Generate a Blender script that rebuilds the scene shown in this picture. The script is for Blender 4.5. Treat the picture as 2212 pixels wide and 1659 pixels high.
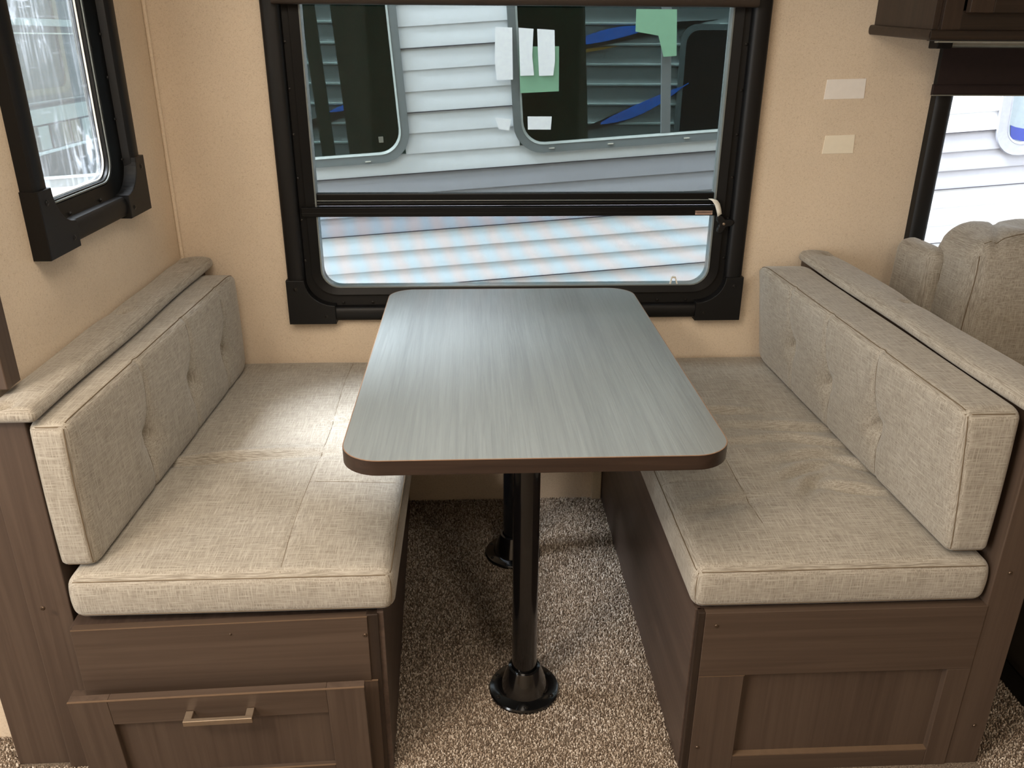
import bpy, bmesh, math, random
import numpy as np
from mathutils import Matrix, Vector
S = bpy.context.scene
for o in list(bpy.data.objects): bpy.data.objects.remove(o)
C = S.collection
random.seed(4); rng = np.random.default_rng(4)
R = math.radians

# ------------------------------------------------------------------ camera, world, lights, exposure
CY, CP, CR = .0493, .3976, .0057
fw = Vector((math.sin(CY)*math.cos(CP), math.cos(CY)*math.cos(CP), -math.sin(CP)))
rt = Vector((math.cos(CY), -math.sin(CY), 0)); up = rt.cross(fw)
rt2 = rt*math.cos(CR)+up*math.sin(CR); up2 = -rt*math.sin(CR)+up*math.cos(CR)
cam = bpy.data.objects.new('camera', bpy.data.cameras.new('camera')); C.objects.link(cam)
cam.matrix_world = Matrix(((rt2.x, up2.x, -fw.x, -.1124), (rt2.y, up2.y, -fw.y, -2.3244), (rt2.z, up2.z, -fw.z, 1.3857), (0, 0, 0, 1)))
cam.data.sensor_width = 36; cam.data.lens = 1777.1/2212*36; cam.data.clip_start = .02
S.camera = cam
W = bpy.data.worlds.new('world'); S.world = W; W.use_nodes = True
bg = W.node_tree.nodes['Background']; bg.inputs[0].default_value = (.93, .97, 1, 1); bg.inputs[1].default_value = 4.3
S.view_settings.view_transform = 'Standard'; S.view_settings.look = 'None'
S.view_settings.exposure = 0.40; S.view_settings.gamma = 1; S.view_settings.use_curve_mapping = False

def area(name, loc, size, power, col, rot=(0, 0, 0), sy=None, spread=None):
    l = bpy.data.lights.new(name, 'AREA'); l.energy = power; l.color = col; l.size = size
    if sy: l.shape = 'RECTANGLE'; l.size_y = sy
    if spread: l.spread = R(spread)
    o = bpy.data.objects.new(name, l); C.objects.link(o); o.location = loc; o.rotation_euler = rot
    return o
# soft bright daylight falling steeply from the left, through the tall narrow window
sl = bpy.data.lights.new('skylight_sun', 'SUN'); sl.energy = 24; sl.angle = R(26); sl.color = (.93, .96, 1)
so = bpy.data.objects.new('skylight_sun', sl); C.objects.link(so)
so.rotation_euler = Vector((math.cos(R(54)), .02, -math.sin(R(54)))).to_track_quat('-Z', 'Y').to_euler()
WARM = (1, .86, .71)
# ceiling lamps of the room
area('ceiling_lamp', (-.35, -1.6, 2.02), .7, 13, WARM)
area('ceiling_lamp', (-1.3, -2.3, 2.02), .4, 26, WARM)
area('ceiling_lamp', (.6, -2.9, 2.02), .4, 11, (1, .86, .7))
# unseen cool fill added at the left wall to light the front faces
area('side_fill', (-2.5, -2.6, 1.15), 1.3, 36, (.92, .97, 1), (0, R(-90), 0), 1.4)
# portals that only help the sky light find the windows
for nm, loc, sx, sy_, rot in (('window_portal', (.01, .06, 1.2), 1.2, 1.0, (R(-90), 0, 0)), ('window_portal', (2.05, .06, 1.2), 1.7, 1.0, (R(-90), 0, 0)), ('window_portal', (-1.0, -.49, 1.45), .8, .4, (0, R(-90), 0))):
    p = area(nm, loc, sx, 1, (1, 1, 1), rot, sy_); p.data.cycles.is_portal = True

# ------------------------------------------------------------------ materials
def lin(r, g, b):
    f = lambda c: (c/255/12.92) if c/255 <= .04045 else ((c/255+.055)/1.055)**2.4
    return (f(r), f(g), f(b), 1)
class NT:
    def __init__(s, name):
        s.m = bpy.data.materials.new(name); s.m.use_nodes = True; s.t = s.m.node_tree; s.n = s.t.nodes
        s.b = s.n['Principled BSDF']; s.o = s.n['Material Output']
    def add(s, ty, **k):
        n = s.n.new(ty)
        for a, v in k.items():
            if a.startswith('i_'): n.inputs[a[2:].replace('_', ' ')].default_value = v
            else: setattr(n, a, v)
        return n
    def l(s, a, b): s.t.links.new(a, b)
    def coords(s, scale=(1, 1, 1), rot=(0, 0, 0)):
        tc = s.add('ShaderNodeTexCoord'); mp = s.add('ShaderNodeMapping')
        mp.inputs['Scale'].default_value = scale; mp.inputs['Rotation'].default_value = rot
        s.l(tc.outputs['Object'], mp.inputs[0]); return mp.outputs[0]
    def noise(s, vec, scale, detail=4, rough=.5, dist=0):
        n = s.add('ShaderNodeTexNoise'); n.inputs['Scale'].default_value = scale; n.inputs['Detail'].default_value = detail
        n.inputs['Roughness'].default_value = rough; n.inputs['Distortion'].default_value = dist
        s.l(vec, n.inputs['Vector']); return n.outputs['Fac']
    def ramp(s, fac, stops):
        r = s.add('ShaderNodeValToRGB'); e = r.color_ramp.elements
        while len(e) < len(stops): e.new(.5)
        for i, (p, c) in enumerate(stops): e[i].position = p; e[i].color = c if len(c) == 4 else (*c, 1)
        s.l(fac, r.inputs[0]); return r.outputs[0]
    def math(s, op, a, b=0.):
        n = s.add('ShaderNodeMath', operation=op)
        for i, v in enumerate((a, b)):
            if isinstance(v, (int, float)): n.inputs[i].default_value = v
            else: s.l(v, n.inputs[i])
        return n.outputs[0]
    def mix(s, fac, a, b, mode='MIX'):
        n = s.add('ShaderNodeMix', data_type='RGBA', blend_type=mode)
        for sock, v in ((n.inputs[0], fac), (n.inputs[6], a), (n.inputs[7], b)):
            if isinstance(v, (int, float, tuple)): sock.default_value = v
            else: s.l(v, sock)
        return n.outputs[2]
    def bump(s, h, strength=.3, dist=.001):
        n = s.add('ShaderNodeBump'); n.inputs['Strength'].default_value = strength; n.inputs['Distance'].default_value = dist
        s.l(h, n.inputs['Height']); s.l(n.outputs[0], s.b.inputs['Normal'])
    def pr(s, col=None, rough=.5, spec=.5, metal=0, coat=0):
        if col is not None:
            if isinstance(col, tuple): s.b.inputs['Base Color'].default_value = col
            else: s.l(col, s.b.inputs['Base Color'])
        s.b.inputs['Roughness'].default_value = rough; s.b.inputs['Specular IOR Level'].default_value = spec
        s.b.inputs['Metallic'].default_value = metal; s.b.inputs['Coat Weight'].default_value = coat
        return s.m
def plain(name, c, rough=.5, spec=.5, metal=0, coat=0, var=.06):
    t = NT(name); v = t.coords(); f = t.noise(v, 60, 3)
    a = lin(*c); b = tuple(min(1, x*(1+var)) for x in a[:3])+(1,); a2 = tuple(x*(1-var) for x in a[:3])+(1,)
    return t.pr(t.ramp(f, [(.3, a2), (.7, b)]), rough, spec, metal, coat)
def wood(name, c1, c2, axis, rough=.45, spec=.4, scale=1., bump=.15):
    t = NT(name); sc = [90*scale]*3; sc['xyz'.index(axis)] = 2.2*scale
    v = t.coords(tuple(sc)); f = t.noise(v, 1, 6, .6, .6); f2 = t.noise(t.coords(tuple(x*.12 for x in sc)), 1, 3, .5, 1.)
    g = t.math('ADD', t.math('MULTIPLY', f, .6), t.math('MULTIPLY', f2, .4))
    m = t.pr(t.ramp(g, [(.36, lin(*c1)), (.62, lin(*c2))]), rough, spec); t.bump(f, bump, .0006); return m
def fabric(name, c1, c2, c3, wx=1.):
    t = NT(name)
    gn = t.add('ShaderNodeNewGeometry'); sp = t.add('ShaderNodeSeparateXYZ'); t.l(gn.outputs['Normal'], sp.inputs[0])
    fs = []
    for k, sc in enumerate(((26, 520, 520), (520, 26, 520), (520, 520, 26))):
        wgt = t.math('MINIMUM', t.math('MAXIMUM', t.math('MULTIPLY', t.math('SUBTRACT', .88, t.math('ABSOLUTE', sp.outputs[k])), 2.5), 0), 1)
        fs.append(t.math('MULTIPLY', t.noise(t.coords(sc), 1, 3, .65), wgt))
    h = t.math('MAXIMUM', t.math('MAXIMUM', fs[0], fs[1]), fs[2])
    avg = t.math('MULTIPLY', t.math('ADD', t.math('ADD', fs[0], fs[1]), fs[2]), .5)
    big = t.noise(t.coords(), 9, 4, .6)
    col = t.ramp(t.math('ADD', t.math('MULTIPLY', h, .7), t.math('MULTIPLY', avg, .3)), [(.40, lin(*c1)), (.54, lin(*c2)), (.72, lin(*c3))])
    col = t.mix(1., col, t.ramp(big, [(.3, (.90, .89, .87, 1)), (.7, (1.0, 1.0, 1.0, 1))]), 'MULTIPLY')
    m = t.pr(col, .92, .15); t.b.inputs['Sheen Weight'].default_value = .25; t.b.inputs['Sheen Roughness'].default_value = .5
    t.bump(h, .3, .0006); return m
M = {}
M['fabric'] = fabric('linen_weave_fabric', (136, 128, 116), (166, 159, 147), (192, 186, 174))
M['thread'] = plain('seam_thread', (112, 98, 80), .9, .1)
M['woodx'] = wood('dark_wood_laminate_horizontal', (70, 56, 46), (84, 69, 58), 'x')
M['woodz'] = wood('dark_wood_laminate_vertical', (70, 56, 47), (86, 71, 60), 'z')
M['woody'] = wood('dark_wood_laminate_depth', (66, 53, 46), (86, 71, 62), 'y')
M['woodedge'] = plain('lit_board_edge', (104, 84, 66), .6, .3)  # paler tone paints the light caught along board edges
M['darkwoodx'] = wood('espresso_wood_horizontal', (34, 26, 20), (54, 41, 32), 'x')
M['darkwoodz'] = wood('espresso_wood_vertical', (38, 29, 23), (58, 45, 36), 'z')
M['tabletop'] = wood('grey_brown_table_laminate', (120, 126, 127), (138, 145, 146), 'y', .33, 1.0, 2.2, .6)
M['tableedge'] = wood('dark_brown_table_edging', (40, 29, 23), (62, 47, 38), 'x', .35, .5)
M['tableline'] = plain('table_edge_seam', (150, 118, 92), .5)
M['black'] = plain('black_plastic', (12, 11, 11), .5, .35)
M['blackgloss'] = plain('gloss_black_metal', (9, 9, 10), .16, .6, 0, .5)
M['frame'] = plain('black_window_frame', (6, 6, 6), .42, .25)
M['seal'] = plain('grey_glazing_edge', (120, 126, 124), .3)
M['screw'] = plain('dark_screw', (40, 38, 36), .3, .6, .6)
M['screwwood'] = plain('bronze_screw', (96, 80, 66), .35, .6, .7)
M['nickel'] = plain('brushed_nickel', (176, 158, 138), .32, .6, .85)
M['card'] = plain('blank_plastic_card', (246, 240, 232), .35, .5, var=.02)
M['card2'] = plain('blank_paper_card', (246, 236, 214), .5, .4, var=.02)
M['shade'] = plain('brown_shade_fabric', (48, 38, 36), .8, .2)
M['shadebar'] = plain('brown_shade_bar', (52, 42, 34), .5, .4)
M['white'] = plain('white_plastic', (222, 218, 206), .45)
M['label'] = plain('label_paper', (176, 148, 132), .6)
M['ink'] = plain('label_ink', (110, 84, 74), .7)
M['metaltrim'] = plain('satin_metal_trim', (150, 150, 140), .35, .5, .5)
M['darkfabric'] = plain('charcoal_upholstery', (62, 56, 48), .9, .2)
# wall paper
def wallpaper(name, c, dark):
    t = NT(name); f = t.noise(t.coords(), 260, 5, .65, 1.5); f2 = t.noise(t.coords(), 420, 3, .7, 3); f3 = t.noise(t.coords(), 6, 3)
    col = t.ramp(f3, [(.3, lin(*[x*.975 for x in c])), (.7, lin(*c))])
    col = t.mix(1., col, t.ramp(f, [(.32, (.78, .74, .69, 1)), (.50, (1, 1, 1, 1))]), 'MULTIPLY')
    col = t.mix(t.ramp(f2, [(.27, (1, 1, 1)), (.33, (0, 0, 0))]), col, lin(*dark))
    m = t.pr(col, .55, .3); t.bump(f, .08, .0005); return m
M['wall'] = wallpaper('beige_wallpaper', (230, 212, 188), (196, 168, 134))
M['batten'] = wallpaper('beige_batten', (214, 198, 170), (186, 160, 124))
M['ceil'] = plain('white_ceiling', (225, 220, 208), .8, .2)
# carpet
t = NT('beige_carpet_yarn'); gi = t.add('ShaderNodeNewGeometry')
t.pr(t.ramp(gi.outputs['Random Per Island'], [(0, lin(110, 94, 80)), (.35, lin(158, 141, 124)), (.75, lin(192, 177, 160)), (1, lin(226, 214, 200))]), .95, .1)
M['pile'] = t.m
t = NT('carpet_backing'); f = t.noise(t.coords(), 330, 4, .7); t.pr(t.ramp(f, [(.35, lin(74, 62, 52)), (.65, lin(160, 145, 128))]), .95, .1); t.bump(f, .8, .004)
M['carpet'] = t.m
def glass(name, tint, refl=.5, extra=None):
    t = NT(name); t.n.remove(t.b)
    tr = t.add('ShaderNodeBsdfTransparent'); tr.inputs[0].default_value = (*tint, 1)
    gl = t.add('ShaderNodeBsdfGlossy'); gl.inputs['Roughness'].default_value = .0; gl.inputs[0].default_value = (.9, .95, .95, 1)
    fr = t.add('ShaderNodeFresnel'); fr.inputs[0].default_value = 1.5
    mx = t.add('ShaderNodeMixShader'); t.l(t.math('MULTIPLY', fr.outputs[0], refl), mx.inputs[0]); t.l(tr.outputs[0], mx.inputs[1]); t.l(gl.outputs[0], mx.inputs[2])
    out = mx.outputs[0]
    if extra: out = extra(t, out)
    t.l(out, t.o.inputs[0]); return t.m
def film(t, sh):     # scuffed protective film: white streaks and crinkles
    v1 = t.coords((1, 160, 5)); v2 = t.coords((1, 9, 120)); v3 = t.coords((1, 26, 9))
    a = t.ramp(t.noise(v1, 1, 3, .6), [(.52, (0, 0, 0)), (.74, (.75, .75, .75))])
    b = t.ramp(t.noise(v2, 1, 3, .6), [(.60, (0, 0, 0)), (.72, (.45, .45, .45))])
    c = t.ramp(t.noise(v3, 1, 5, .7, 1.2), [(.56, (0, 0, 0)), (.66, (.7, .7, .7))])
    msk = t.ramp(t.noise(t.coords((1, 7, 5)), 1, 2), [(.42, (.1, .1, .1)), (.62, (1, 1, 1))])
    f = t.math('MAXIMUM', t.math('MAXIMUM', a, b), c)
    f = t.math('ADD', t.math('MULTIPLY', t.math('MULTIPLY', f, msk),   .6), .03)
    d = t.add('ShaderNodeBsdfTranslucent'); d.inputs[0].default_value = (.36, .39, .43, 1)
    mx = t.add('ShaderNodeMixShader'); t.l(f, mx.inputs[0]); t.l(sh, mx.inputs[1]); t.l(d.outputs[0], mx.inputs[2]); return mx.outputs[0]
def mesh_screen(t, sh):   # insect screen: moire shimmer painted into its tint as pale blue and peach bands
    v = t.coords((1, 1, 1)); sep = t.add('ShaderNodeSeparateXYZ'); t.l(v, sep.inputs[0])
    dx = t.math('SUBTRACT', sep.outputs[0], .12); dz = t.math('SUBTRACT', sep.outputs[2], 1.05)
    an = t.math('ARCTAN2', dx, dz); rr = t.math('SQRT', t.math('ADD', t.math('MULTIPLY', dx, dx), t.math('MULTIPLY', dz, dz)))
    nz = t.noise(v, 16, 5, .7)
    ph = t.math('ADD', t.math('MULTIPLY', an, 60), t.math('ADD', t.math('MULTIPLY', rr, 60), t.math('MULTIPLY', nz, 3)))
    s1 = t.math('MULTIPLY', t.math('ADD', t.math('SINE', ph), 1), .5)
    col = t.mix(s1, (.60, .665, .685, 1), (.67, .652, .638, 1))
    tr = t.add('ShaderNodeBsdfTransparent'); t.l(col, tr.inputs[0])
    mx = t.add('ShaderNodeMixShader'); mx.inputs[0].default_value = .999; t.l(sh, mx.inputs[1]); t.l(tr.outputs[0], mx.inputs[2]); return mx.outputs[0]
M['tint'] = glass('tinted_window_glass', (.47, .50, .505), .5)
M['clear'] = glass('clear_window_glass', (.88, .89, .91), .4)
M['screenmesh'] = glass('insect_screen_mesh', (1, 1, 1), 0, mesh_screen)
M['filmglass'] = glass('film_covered_glass', (.90, .92, .94), .3, film)
M['darkglass'] = glass('dark_trailer_glass', (.50, .56, .55), .25)
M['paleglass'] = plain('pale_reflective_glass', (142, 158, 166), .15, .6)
# exterior
M['siding'] = plain('white_aluminium_siding', (226, 230, 234), .45, .4, var=.01)
M['belt'] = plain('grey_aluminium_siding', (172, 174, 182), .45, .4, var=.02)
M['joint'] = plain('siding_joint', (60, 58, 66), .6)
M['rub'] = plain('grey_rubber_window_frame', (108, 115, 116), .5)
M['bead'] = plain('silver_window_bead', (165, 172, 168), .35, .5)
M['palering'] = plain('pale_grey_window_frame', (160, 163, 172), .45)
M['interior'] = plain('dark_trailer_interior', (16, 22, 20), .9, .1)
M['post'] = plain('dark_green_curtain', (64, 98, 88), .9, .1)
M['ribs'] = plain('charcoal_ribbed_siding', (136, 142, 142), .45, .5)
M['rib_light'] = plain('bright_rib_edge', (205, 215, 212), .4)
M['blue'] = plain('blue_decal', (50, 120, 235), .4, var=.25)
M['blackdecal'] = plain('black_decal', (14, 14, 16), .4)
M['gold'] = plain('gold_decal', (150, 110, 30), .5)
M['paper'] = plain('white_paper_reflection', (252, 250, 255), .7)
M['green'] = plain('green_paper_reflection', (132, 178, 146), .7)
M['tan'] = plain('tan_panel', (128, 120, 98), .6)
M['greybody'] = plain('grey_trailer_body', (84, 86, 82), .5)
M['dgrey'] = plain('dark_grey_panel', (52, 56, 58), .6)
M['asphalt'] = plain('asphalt', (120, 120, 118), .9, .2)
M['swblue'] = plain('deep_blue_decal', (24, 52, 150), .4)

# ------------------------------------------------------------------ object helpers
def wloc(o):
    v = Vector((0, 0, 0))
    while o is not None: v += Vector(o.location); o = o.parent
    return v
def put(name, me, mat, parent=None, loc=None):
    """link one mesh given in world coordinates as a part of parent (or as a top-level object with origin loc)"""
    o = bpy.data.objects.new(name, me); C.objects.link(o)
    if mat is not None:
        me.materials.clear(); me.materials.append(M[mat] if isinstance(mat, str) else mat)
    if parent is not None: me.transform(Matrix.Translation(-wloc(parent))); o.parent = parent
    elif loc is not None: me.transform(Matrix.Translation(-Vector(loc))); o.location = loc
    return o
def tag(o, label=None, cat=None, group=None, kind=None):
    if label: o['label'] = label
    if cat: o['category'] = cat
    if group: o['group'] = group
    if kind: o['kind'] = kind
    return o
def thing(name, loc, label=None, cat=None, group=None, kind=None):
    o = bpy.data.objects.new(name, None); C.objects.link(o); o.location = loc; o.empty_display_size = .05
    return tag(o, label, cat, group, kind)
def bm2me(bm, smooth=False, name='m'):
    me = bpy.data.meshes.new(name); bmesh.ops.recalc_face_normals(bm, faces=bm.faces); bm.to_mesh(me); bm.free()
    if smooth: me.shade_smooth()
    return me
def box(lo, hi, bev=.0, seg=2, bm=None):
    own = bm is None; bm = bm or bmesh.new()
    r = bmesh.ops.create_cube(bm, size=1)
    vs = r['verts']
    for v in vs: v.co = Vector([lo[i]+(v.co[i]+.5)*(hi[i]-lo[i]) for i in range(3)])
    if bev:
        es = list({e for v in vs for e in v.link_edges})
        bmesh.ops.bevel(bm, geom=es, offset=bev, segments=seg, profile=.5, affect='EDGES')
    return bm2me(bm) if own else bm
def pyme(verts, faces, smooth=False):
    me = bpy.data.meshes.new('m'); me.from_pydata([tuple(v) for v in verts], [], faces); me.update()
    bm = bmesh.new(); bm.from_mesh(me); bmesh.ops.recalc_face_normals(bm, faces=bm.faces); bm.to_mesh(me); bm.free()
    if smooth: me.shade_smooth()
    return me
def auto(me, ang=35):
    me.shade_smooth()
    try: me.set_sharp_from_angle(angle=R(ang))
    except Exception: pass
    return me
BACK = lambda a, b, d: (a, -d, b)              # a = x, b = z, d = towards the room, from wall face y=0
LX = -.936
LEFT = lambda a, b, d: (LX+d, a, b)            # a = y
def prism(poly, d0, d1, mp, bev=0):
    bm = bmesh.new()
    a = [bm.verts.new(mp(p[0], p[1], d0)) for p in poly]; b = [bm.verts.new(mp(p[0], p[1], d1)) for p in poly]
    n = len(poly); bm.faces.new(a); bm.faces.new(b[::-1])
    for i in range(n): bm.faces.new((a[i], b[i], b[(i+1) % n], a[(i+1) % n]))
    if bev:
        bm.normal_update()
        es = [e for e in bm.edges if all(v in b for v in e.verts)]
        bmesh.ops.bevel(bm, geom=es, offset=bev, segments=2, profile=.5, affect='EDGES')
    return bm2me(bm)
def rrect(x0, x1, z0, z1, r, n=7):
    out = []
    for cx, cz, a0 in ((x1-r, z1-r, 0), (x0+r, z1-r, 90), (x0+r, z0+r, 180), (x1-r, z0+r, 270)):
        for k in range(n+1): a = R(a0+90*k/n); out.append((cx+r*math.cos(a), cz+r*math.sin(a)))
    return out
def ring(outer, inner, d0, d1, mp, din=None):
    """closed frame ring between two loops with the same point count; front face at d1 (inner rim at din)"""
    n = len(outer); din = d1 if din is None else din
    V = [mp(*p, d0) for p in outer]+[mp(*p, d1) for p in outer]+[mp(*p, din) for p in inner]+[mp(*p, d0) for p in inner]
    F = []
    for i in range(n):
        j = (i+1) % n
        for k in range(4): F.append((k*n+i, k*n+j, ((k+1) % 4)*n+j, ((k+1) % 4)*n+i))
    return auto(pyme(V, F), 40)
def strip(profile, axis, t0, t1, mp3, smooth=40):
    """profile [(w,d)] swept along t from t0 to t1; mp3(w, d, t) -> world"""
    n = len(profile); V = [mp3(w, d, t_) for t_ in (t0, t1) for w, d in profile]
    F = [(i, (i+1) % n, n+(i+1) % n, n+i) for i in range(n)]+[tuple(range(n)), tuple(range(2*n-1, n-1, -1))]
    return auto(pyme(V, F), smooth)
def tube(pts, r, n=6, closed=False):
    pts = [Vector(p) for p in pts]; V = []; F = []; m = len(pts)
    for i, p in enumerate(pts):
        a = pts[i-1] if (i > 0 or closed) else p; b = pts[(i+1) % m] if (i < m-1 or closed) else p
        d = (b-a).normalized(); u = d.cross(Vector((.31, .2, .93))).normalized(); w = d.cross(u)
        rr = r[i] if isinstance(r, (list, tuple)) else r
        for k in range(n): t_ = 2*math.pi*k/n; V.append(p+(u*math.cos(t_)+w*math.sin(t_))*rr)
    for i in range(m if closed else m-1):
        for k in range(n): F.append((i*n+k, i*n+(k+1) % n, ((i+1) % m)*n+(k+1) % n, ((i+1) % m)*n+k))
    if not closed: F += [tuple(range(n)), tuple(range((m-1)*n, m*n))]
    return auto(pyme(V, F), 50)
def lathe(prof, c, n=40, smooth=35):
    V = []; F = []
    for r, z in prof:
        for k in range(n): a = 2*math.pi*k/n; V.append((c[0]+r*math.cos(a), c[1]+r*math.sin(a), c[2]+z))
    for i in range(len(prof)-1):
        for k in range(n): F.append((i*n+k, i*n+(k+1) % n, (i+1)*n+(k+1) % n, (i+1)*n+k))
    F += [tuple(range(n)), tuple(range((len(prof)-1)*n, len(prof)*n))]
    return auto(pyme(V, F), smooth)
def screw_at(parent, p, nrm, r=.0035, mat='screw', name='screw'):
    prof = [(r*1.3, 0), (r*1.3, .0006), (r, .001), (r*.8, .0022), (r*.3, .0026), (r*.25, .0016)]
    me = lathe(prof, (0, 0, 0), 10); q = Vector((0, 0, 1)).rotation_difference(Vector(nrm))
    me.transform(Matrix.Translation(Vector(p)) @ q.to_matrix().to_4x4())
    return put(name, me, mat, parent)

# ------------------------------------------------------------------ room shell
def wall_with_holes(name, a0, a1, b0, b1, holes, mp, thick, mat='wall'):
    """rectangular wall with rectangular openings, built as boxes around the holes in one mesh"""
    xs = sorted({a0, a1, *[h[0] for h in holes], *[h[1] for h in holes]}); zs = sorted({b0, b1, *[h[2] for h in holes], *[h[3] for h in holes]})
    bm = bmesh.new(); vd = {}
    def v(i, j, k):
        if (i, j, k) not in vd: vd[(i, j, k)] = bm.verts.new(mp(xs[i], zs[j], (0, -thick)[k]))
        return vd[(i, j, k)]
    solid = lambda i, j: 0 <= i < len(xs)-1 and 0 <= j < len(zs)-1 and not any(h[0] <= xs[i] and xs[i+1] <= h[1] and h[2] <= zs[j] and zs[j+1] <= h[3] for h in holes)
    for i in range(len(xs)-1):
        for j in range(len(zs)-1):
            if not solid(i, j): continue
            for k in (0, 1): bm.faces.new((v(i, j, k), v(i+1, j, k), v(i+1, j+1, k), v(i, j+1, k)))
            for (di, dj, e) in ((-1, 0, ((i, j), (i, j+1))), (1, 0, ((i+1, j), (i+1, j+1))), (0, -1, ((i, j), (i+1, j))), (0, 1, ((i, j+1), (i+1, j+1)))):
                if not solid(i+di, j+dj): bm.faces.new((v(*e[0], 0), v(*e[1], 0), v(*e[1], 1), v(*e[0], 1)))
    o = put(name, bm2me(bm), mat); tag(o, kind='structure'); return o
ZC = 2.05
wall_with_holes('wall_back', -.976, 3.1, 0, ZC, [(-.60, .628, .665, 1.72), (1.19, 2.9, .70, 1.72)], BACK, .045)
wall_with_holes('wall_left', -.99, .045, 0, ZC, [(-.715, -.298, 1.04, 1.86)], LEFT, .04)
tag(put('wall_outer', box((-2.6, -.944, 0), (-1.0, -.90, ZC)), 'wall'), kind='structure')
tag(put('wall_right', box((3.1, -5, 0), (3.14, .045, ZC)), 'wall'), kind='structure')
tag(put('wall_side', box((-2.64, -5, 0), (-2.6, -.9, ZC)), 'wall'), kind='structure')
tag(put('wall_front', box((-2.6, -5.04, 0), (3.1, -5, ZC)), 'wall'), kind='structure')
cb_ = box((-2.64, -5.04, ZC), (3.14, -.90, ZC+.04), bm=bmesh.new()); box((-.976, -.90, ZC), (3.14, .045, ZC+.04), bm=cb_)
tag(put('ceiling', bm2me(cb_), 'ceil'), kind='structure')
fb_ = box((-2.64, -5.04, -.03), (3.14, -.90, 0), bm=bmesh.new()); box((-.976, -.90, -.03), (3.14, .045, 0), bm=fb_)
floor = tag(put('floor', bm2me(fb_), 'carpet', loc=(0, 0, 0)), kind='structure')
# carpet pile: short leaning yarn loops
def pile(regions, sp=.0046):
    P = []
    for x0, x1, y0, y1, s_ in regions:
        nx, ny = int((x1-x0)/s_), int((y1-y0)/s_)
        gx, gy = np.meshgrid(np.linspace(x0, x1, nx), np.linspace(y0, y1, ny))
        q = np.c_[gx.ravel(), gy.ravel()]+rng.uniform(-.45, .45, (nx*ny, 2))*s_; P.append(q)
    P = np.vstack(P); n = len(P)
    ang = rng.uniform(0, 2*np.pi, n); w = rng.uniform(.0012, .0021, n); h = rng.uniform(.004, .0075, n); ln = rng.uniform(.001, .0055, n); la = rng.uniform(0, 2*np.pi, n)
    V = np.zeros((n, 7, 3)); 
    for k in range(3):
        a = ang+k*2.0944
        V[:, k, 0] = P[:, 0]+w*np.cos(a); V[:, k, 1] = P[:, 1]+w*np.sin(a); V[:, k, 2] = -.001
        V[:, 3+k, 0] = P[:, 0]+w*1.25*np.cos(a)+ln*.5*np.cos(la); V[:, 3+k, 1] = P[:, 1]+w*1.25*np.sin(a)+ln*.5*np.sin(la); V[:, 3+k, 2] = h*.7
    V[:, 6, 0] = P[:, 0]+ln*np.cos(la); V[:, 6, 1] = P[:, 1]+ln*np.sin(la); V[:, 6, 2] = h
    f = []
    for k in range(3):
        j = (k+1) % 3; f += [(k, j, 3+j), (k, 3+j, 3+k), (3+k, 3+j, 6)]
    F = (np.array(f)[None]+(np.arange(n)*7)[:, None, None]).reshape(-1, 3)
    me = bpy.data.meshes.new('pile'); me.vertices.add(n*7); me.vertices.foreach_set('co', V.ravel())
    me.loops.add(F.size); me.loops.foreach_set('vertex_index', F.ravel().astype(np.int32))
    me.polygons.add(len(F)); me.polygons.foreach_set('loop_start', np.arange(0, F.size, 3, dtype=np.int32))
    me.update(calc_edges=True); me.validate(); return me
tag(put('carpet_pile', pile([(-.34, .296, -1.45, -.002, .0042), (.925, 1.3, -1.45, -.6, .0046), (-1.3, -.9, -1.3, -1.03, .005), (-1.3, -1.06, -1.03, -.946, .005), (-1.0, 1.0, -1.45, -1.13, .0046)]), 'pile', floor), kind='stuff')

# slide-out fascia and corner battens
t1 = thing('trim_1', (-1.0, -.99, 0), kind='structure')
put('board', box((-1.06, -1.018, 0), (-.945, -.944, ZC), .002), 'woodz', t1)
put('board', box((-.947, -1.0, .83), (-.905, -.955, ZC), .002), 'woodz', t1)
tag(put('trim_2', box((LX, -.010, 0), (LX+.010, 0, ZC), .004), 'wall', loc=(LX, 0, 0)), kind='structure')
tag(put('trim_3', box((.262, -.012, 0), (.293, 0, .45), .003), 'batten', loc=(.28, 0, 0)), kind='structure')

# ------------------------------------------------------------------ window builder
def halfround(w0, w1, dd, n=9, flat=.25):
    """trim strip section from w0 to w1 standing dd proud, rounded"""
    out = [(w0, 0)]
    for k in range(n+1):
        a = math.pi*k/n; c = (1-math.cos(a))/2
        out.append((w0+(w1-w0)*c, dd*(max(0, math.sin(a))**.28)))
    out.append((w1, 0)); return out
def bracket(cx, cz, sx, L1, L2, t1_, t2_, mp, d, parent, arc=None):
    """L-shaped corner plate at lower corner (cx,cz); sx=+1 opens to +a"""
    P = [(0, 0), (L1, 0), (L1, t1_)]
    for k in range(1, 12):
        a = R(90*k/12); P.append((L1-(L1-t2_)*math.sin(a), L2-(L2-t1_)*math.cos(a)))
    P += [(t2_, L2), (0, L2)]
    P = [(cx+sx*p[0], cz+p[1]) for p in P]
    o = put('corner_bracket', prism(P, 0, d, mp, .0018), 'black', parent)
    return o

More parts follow.
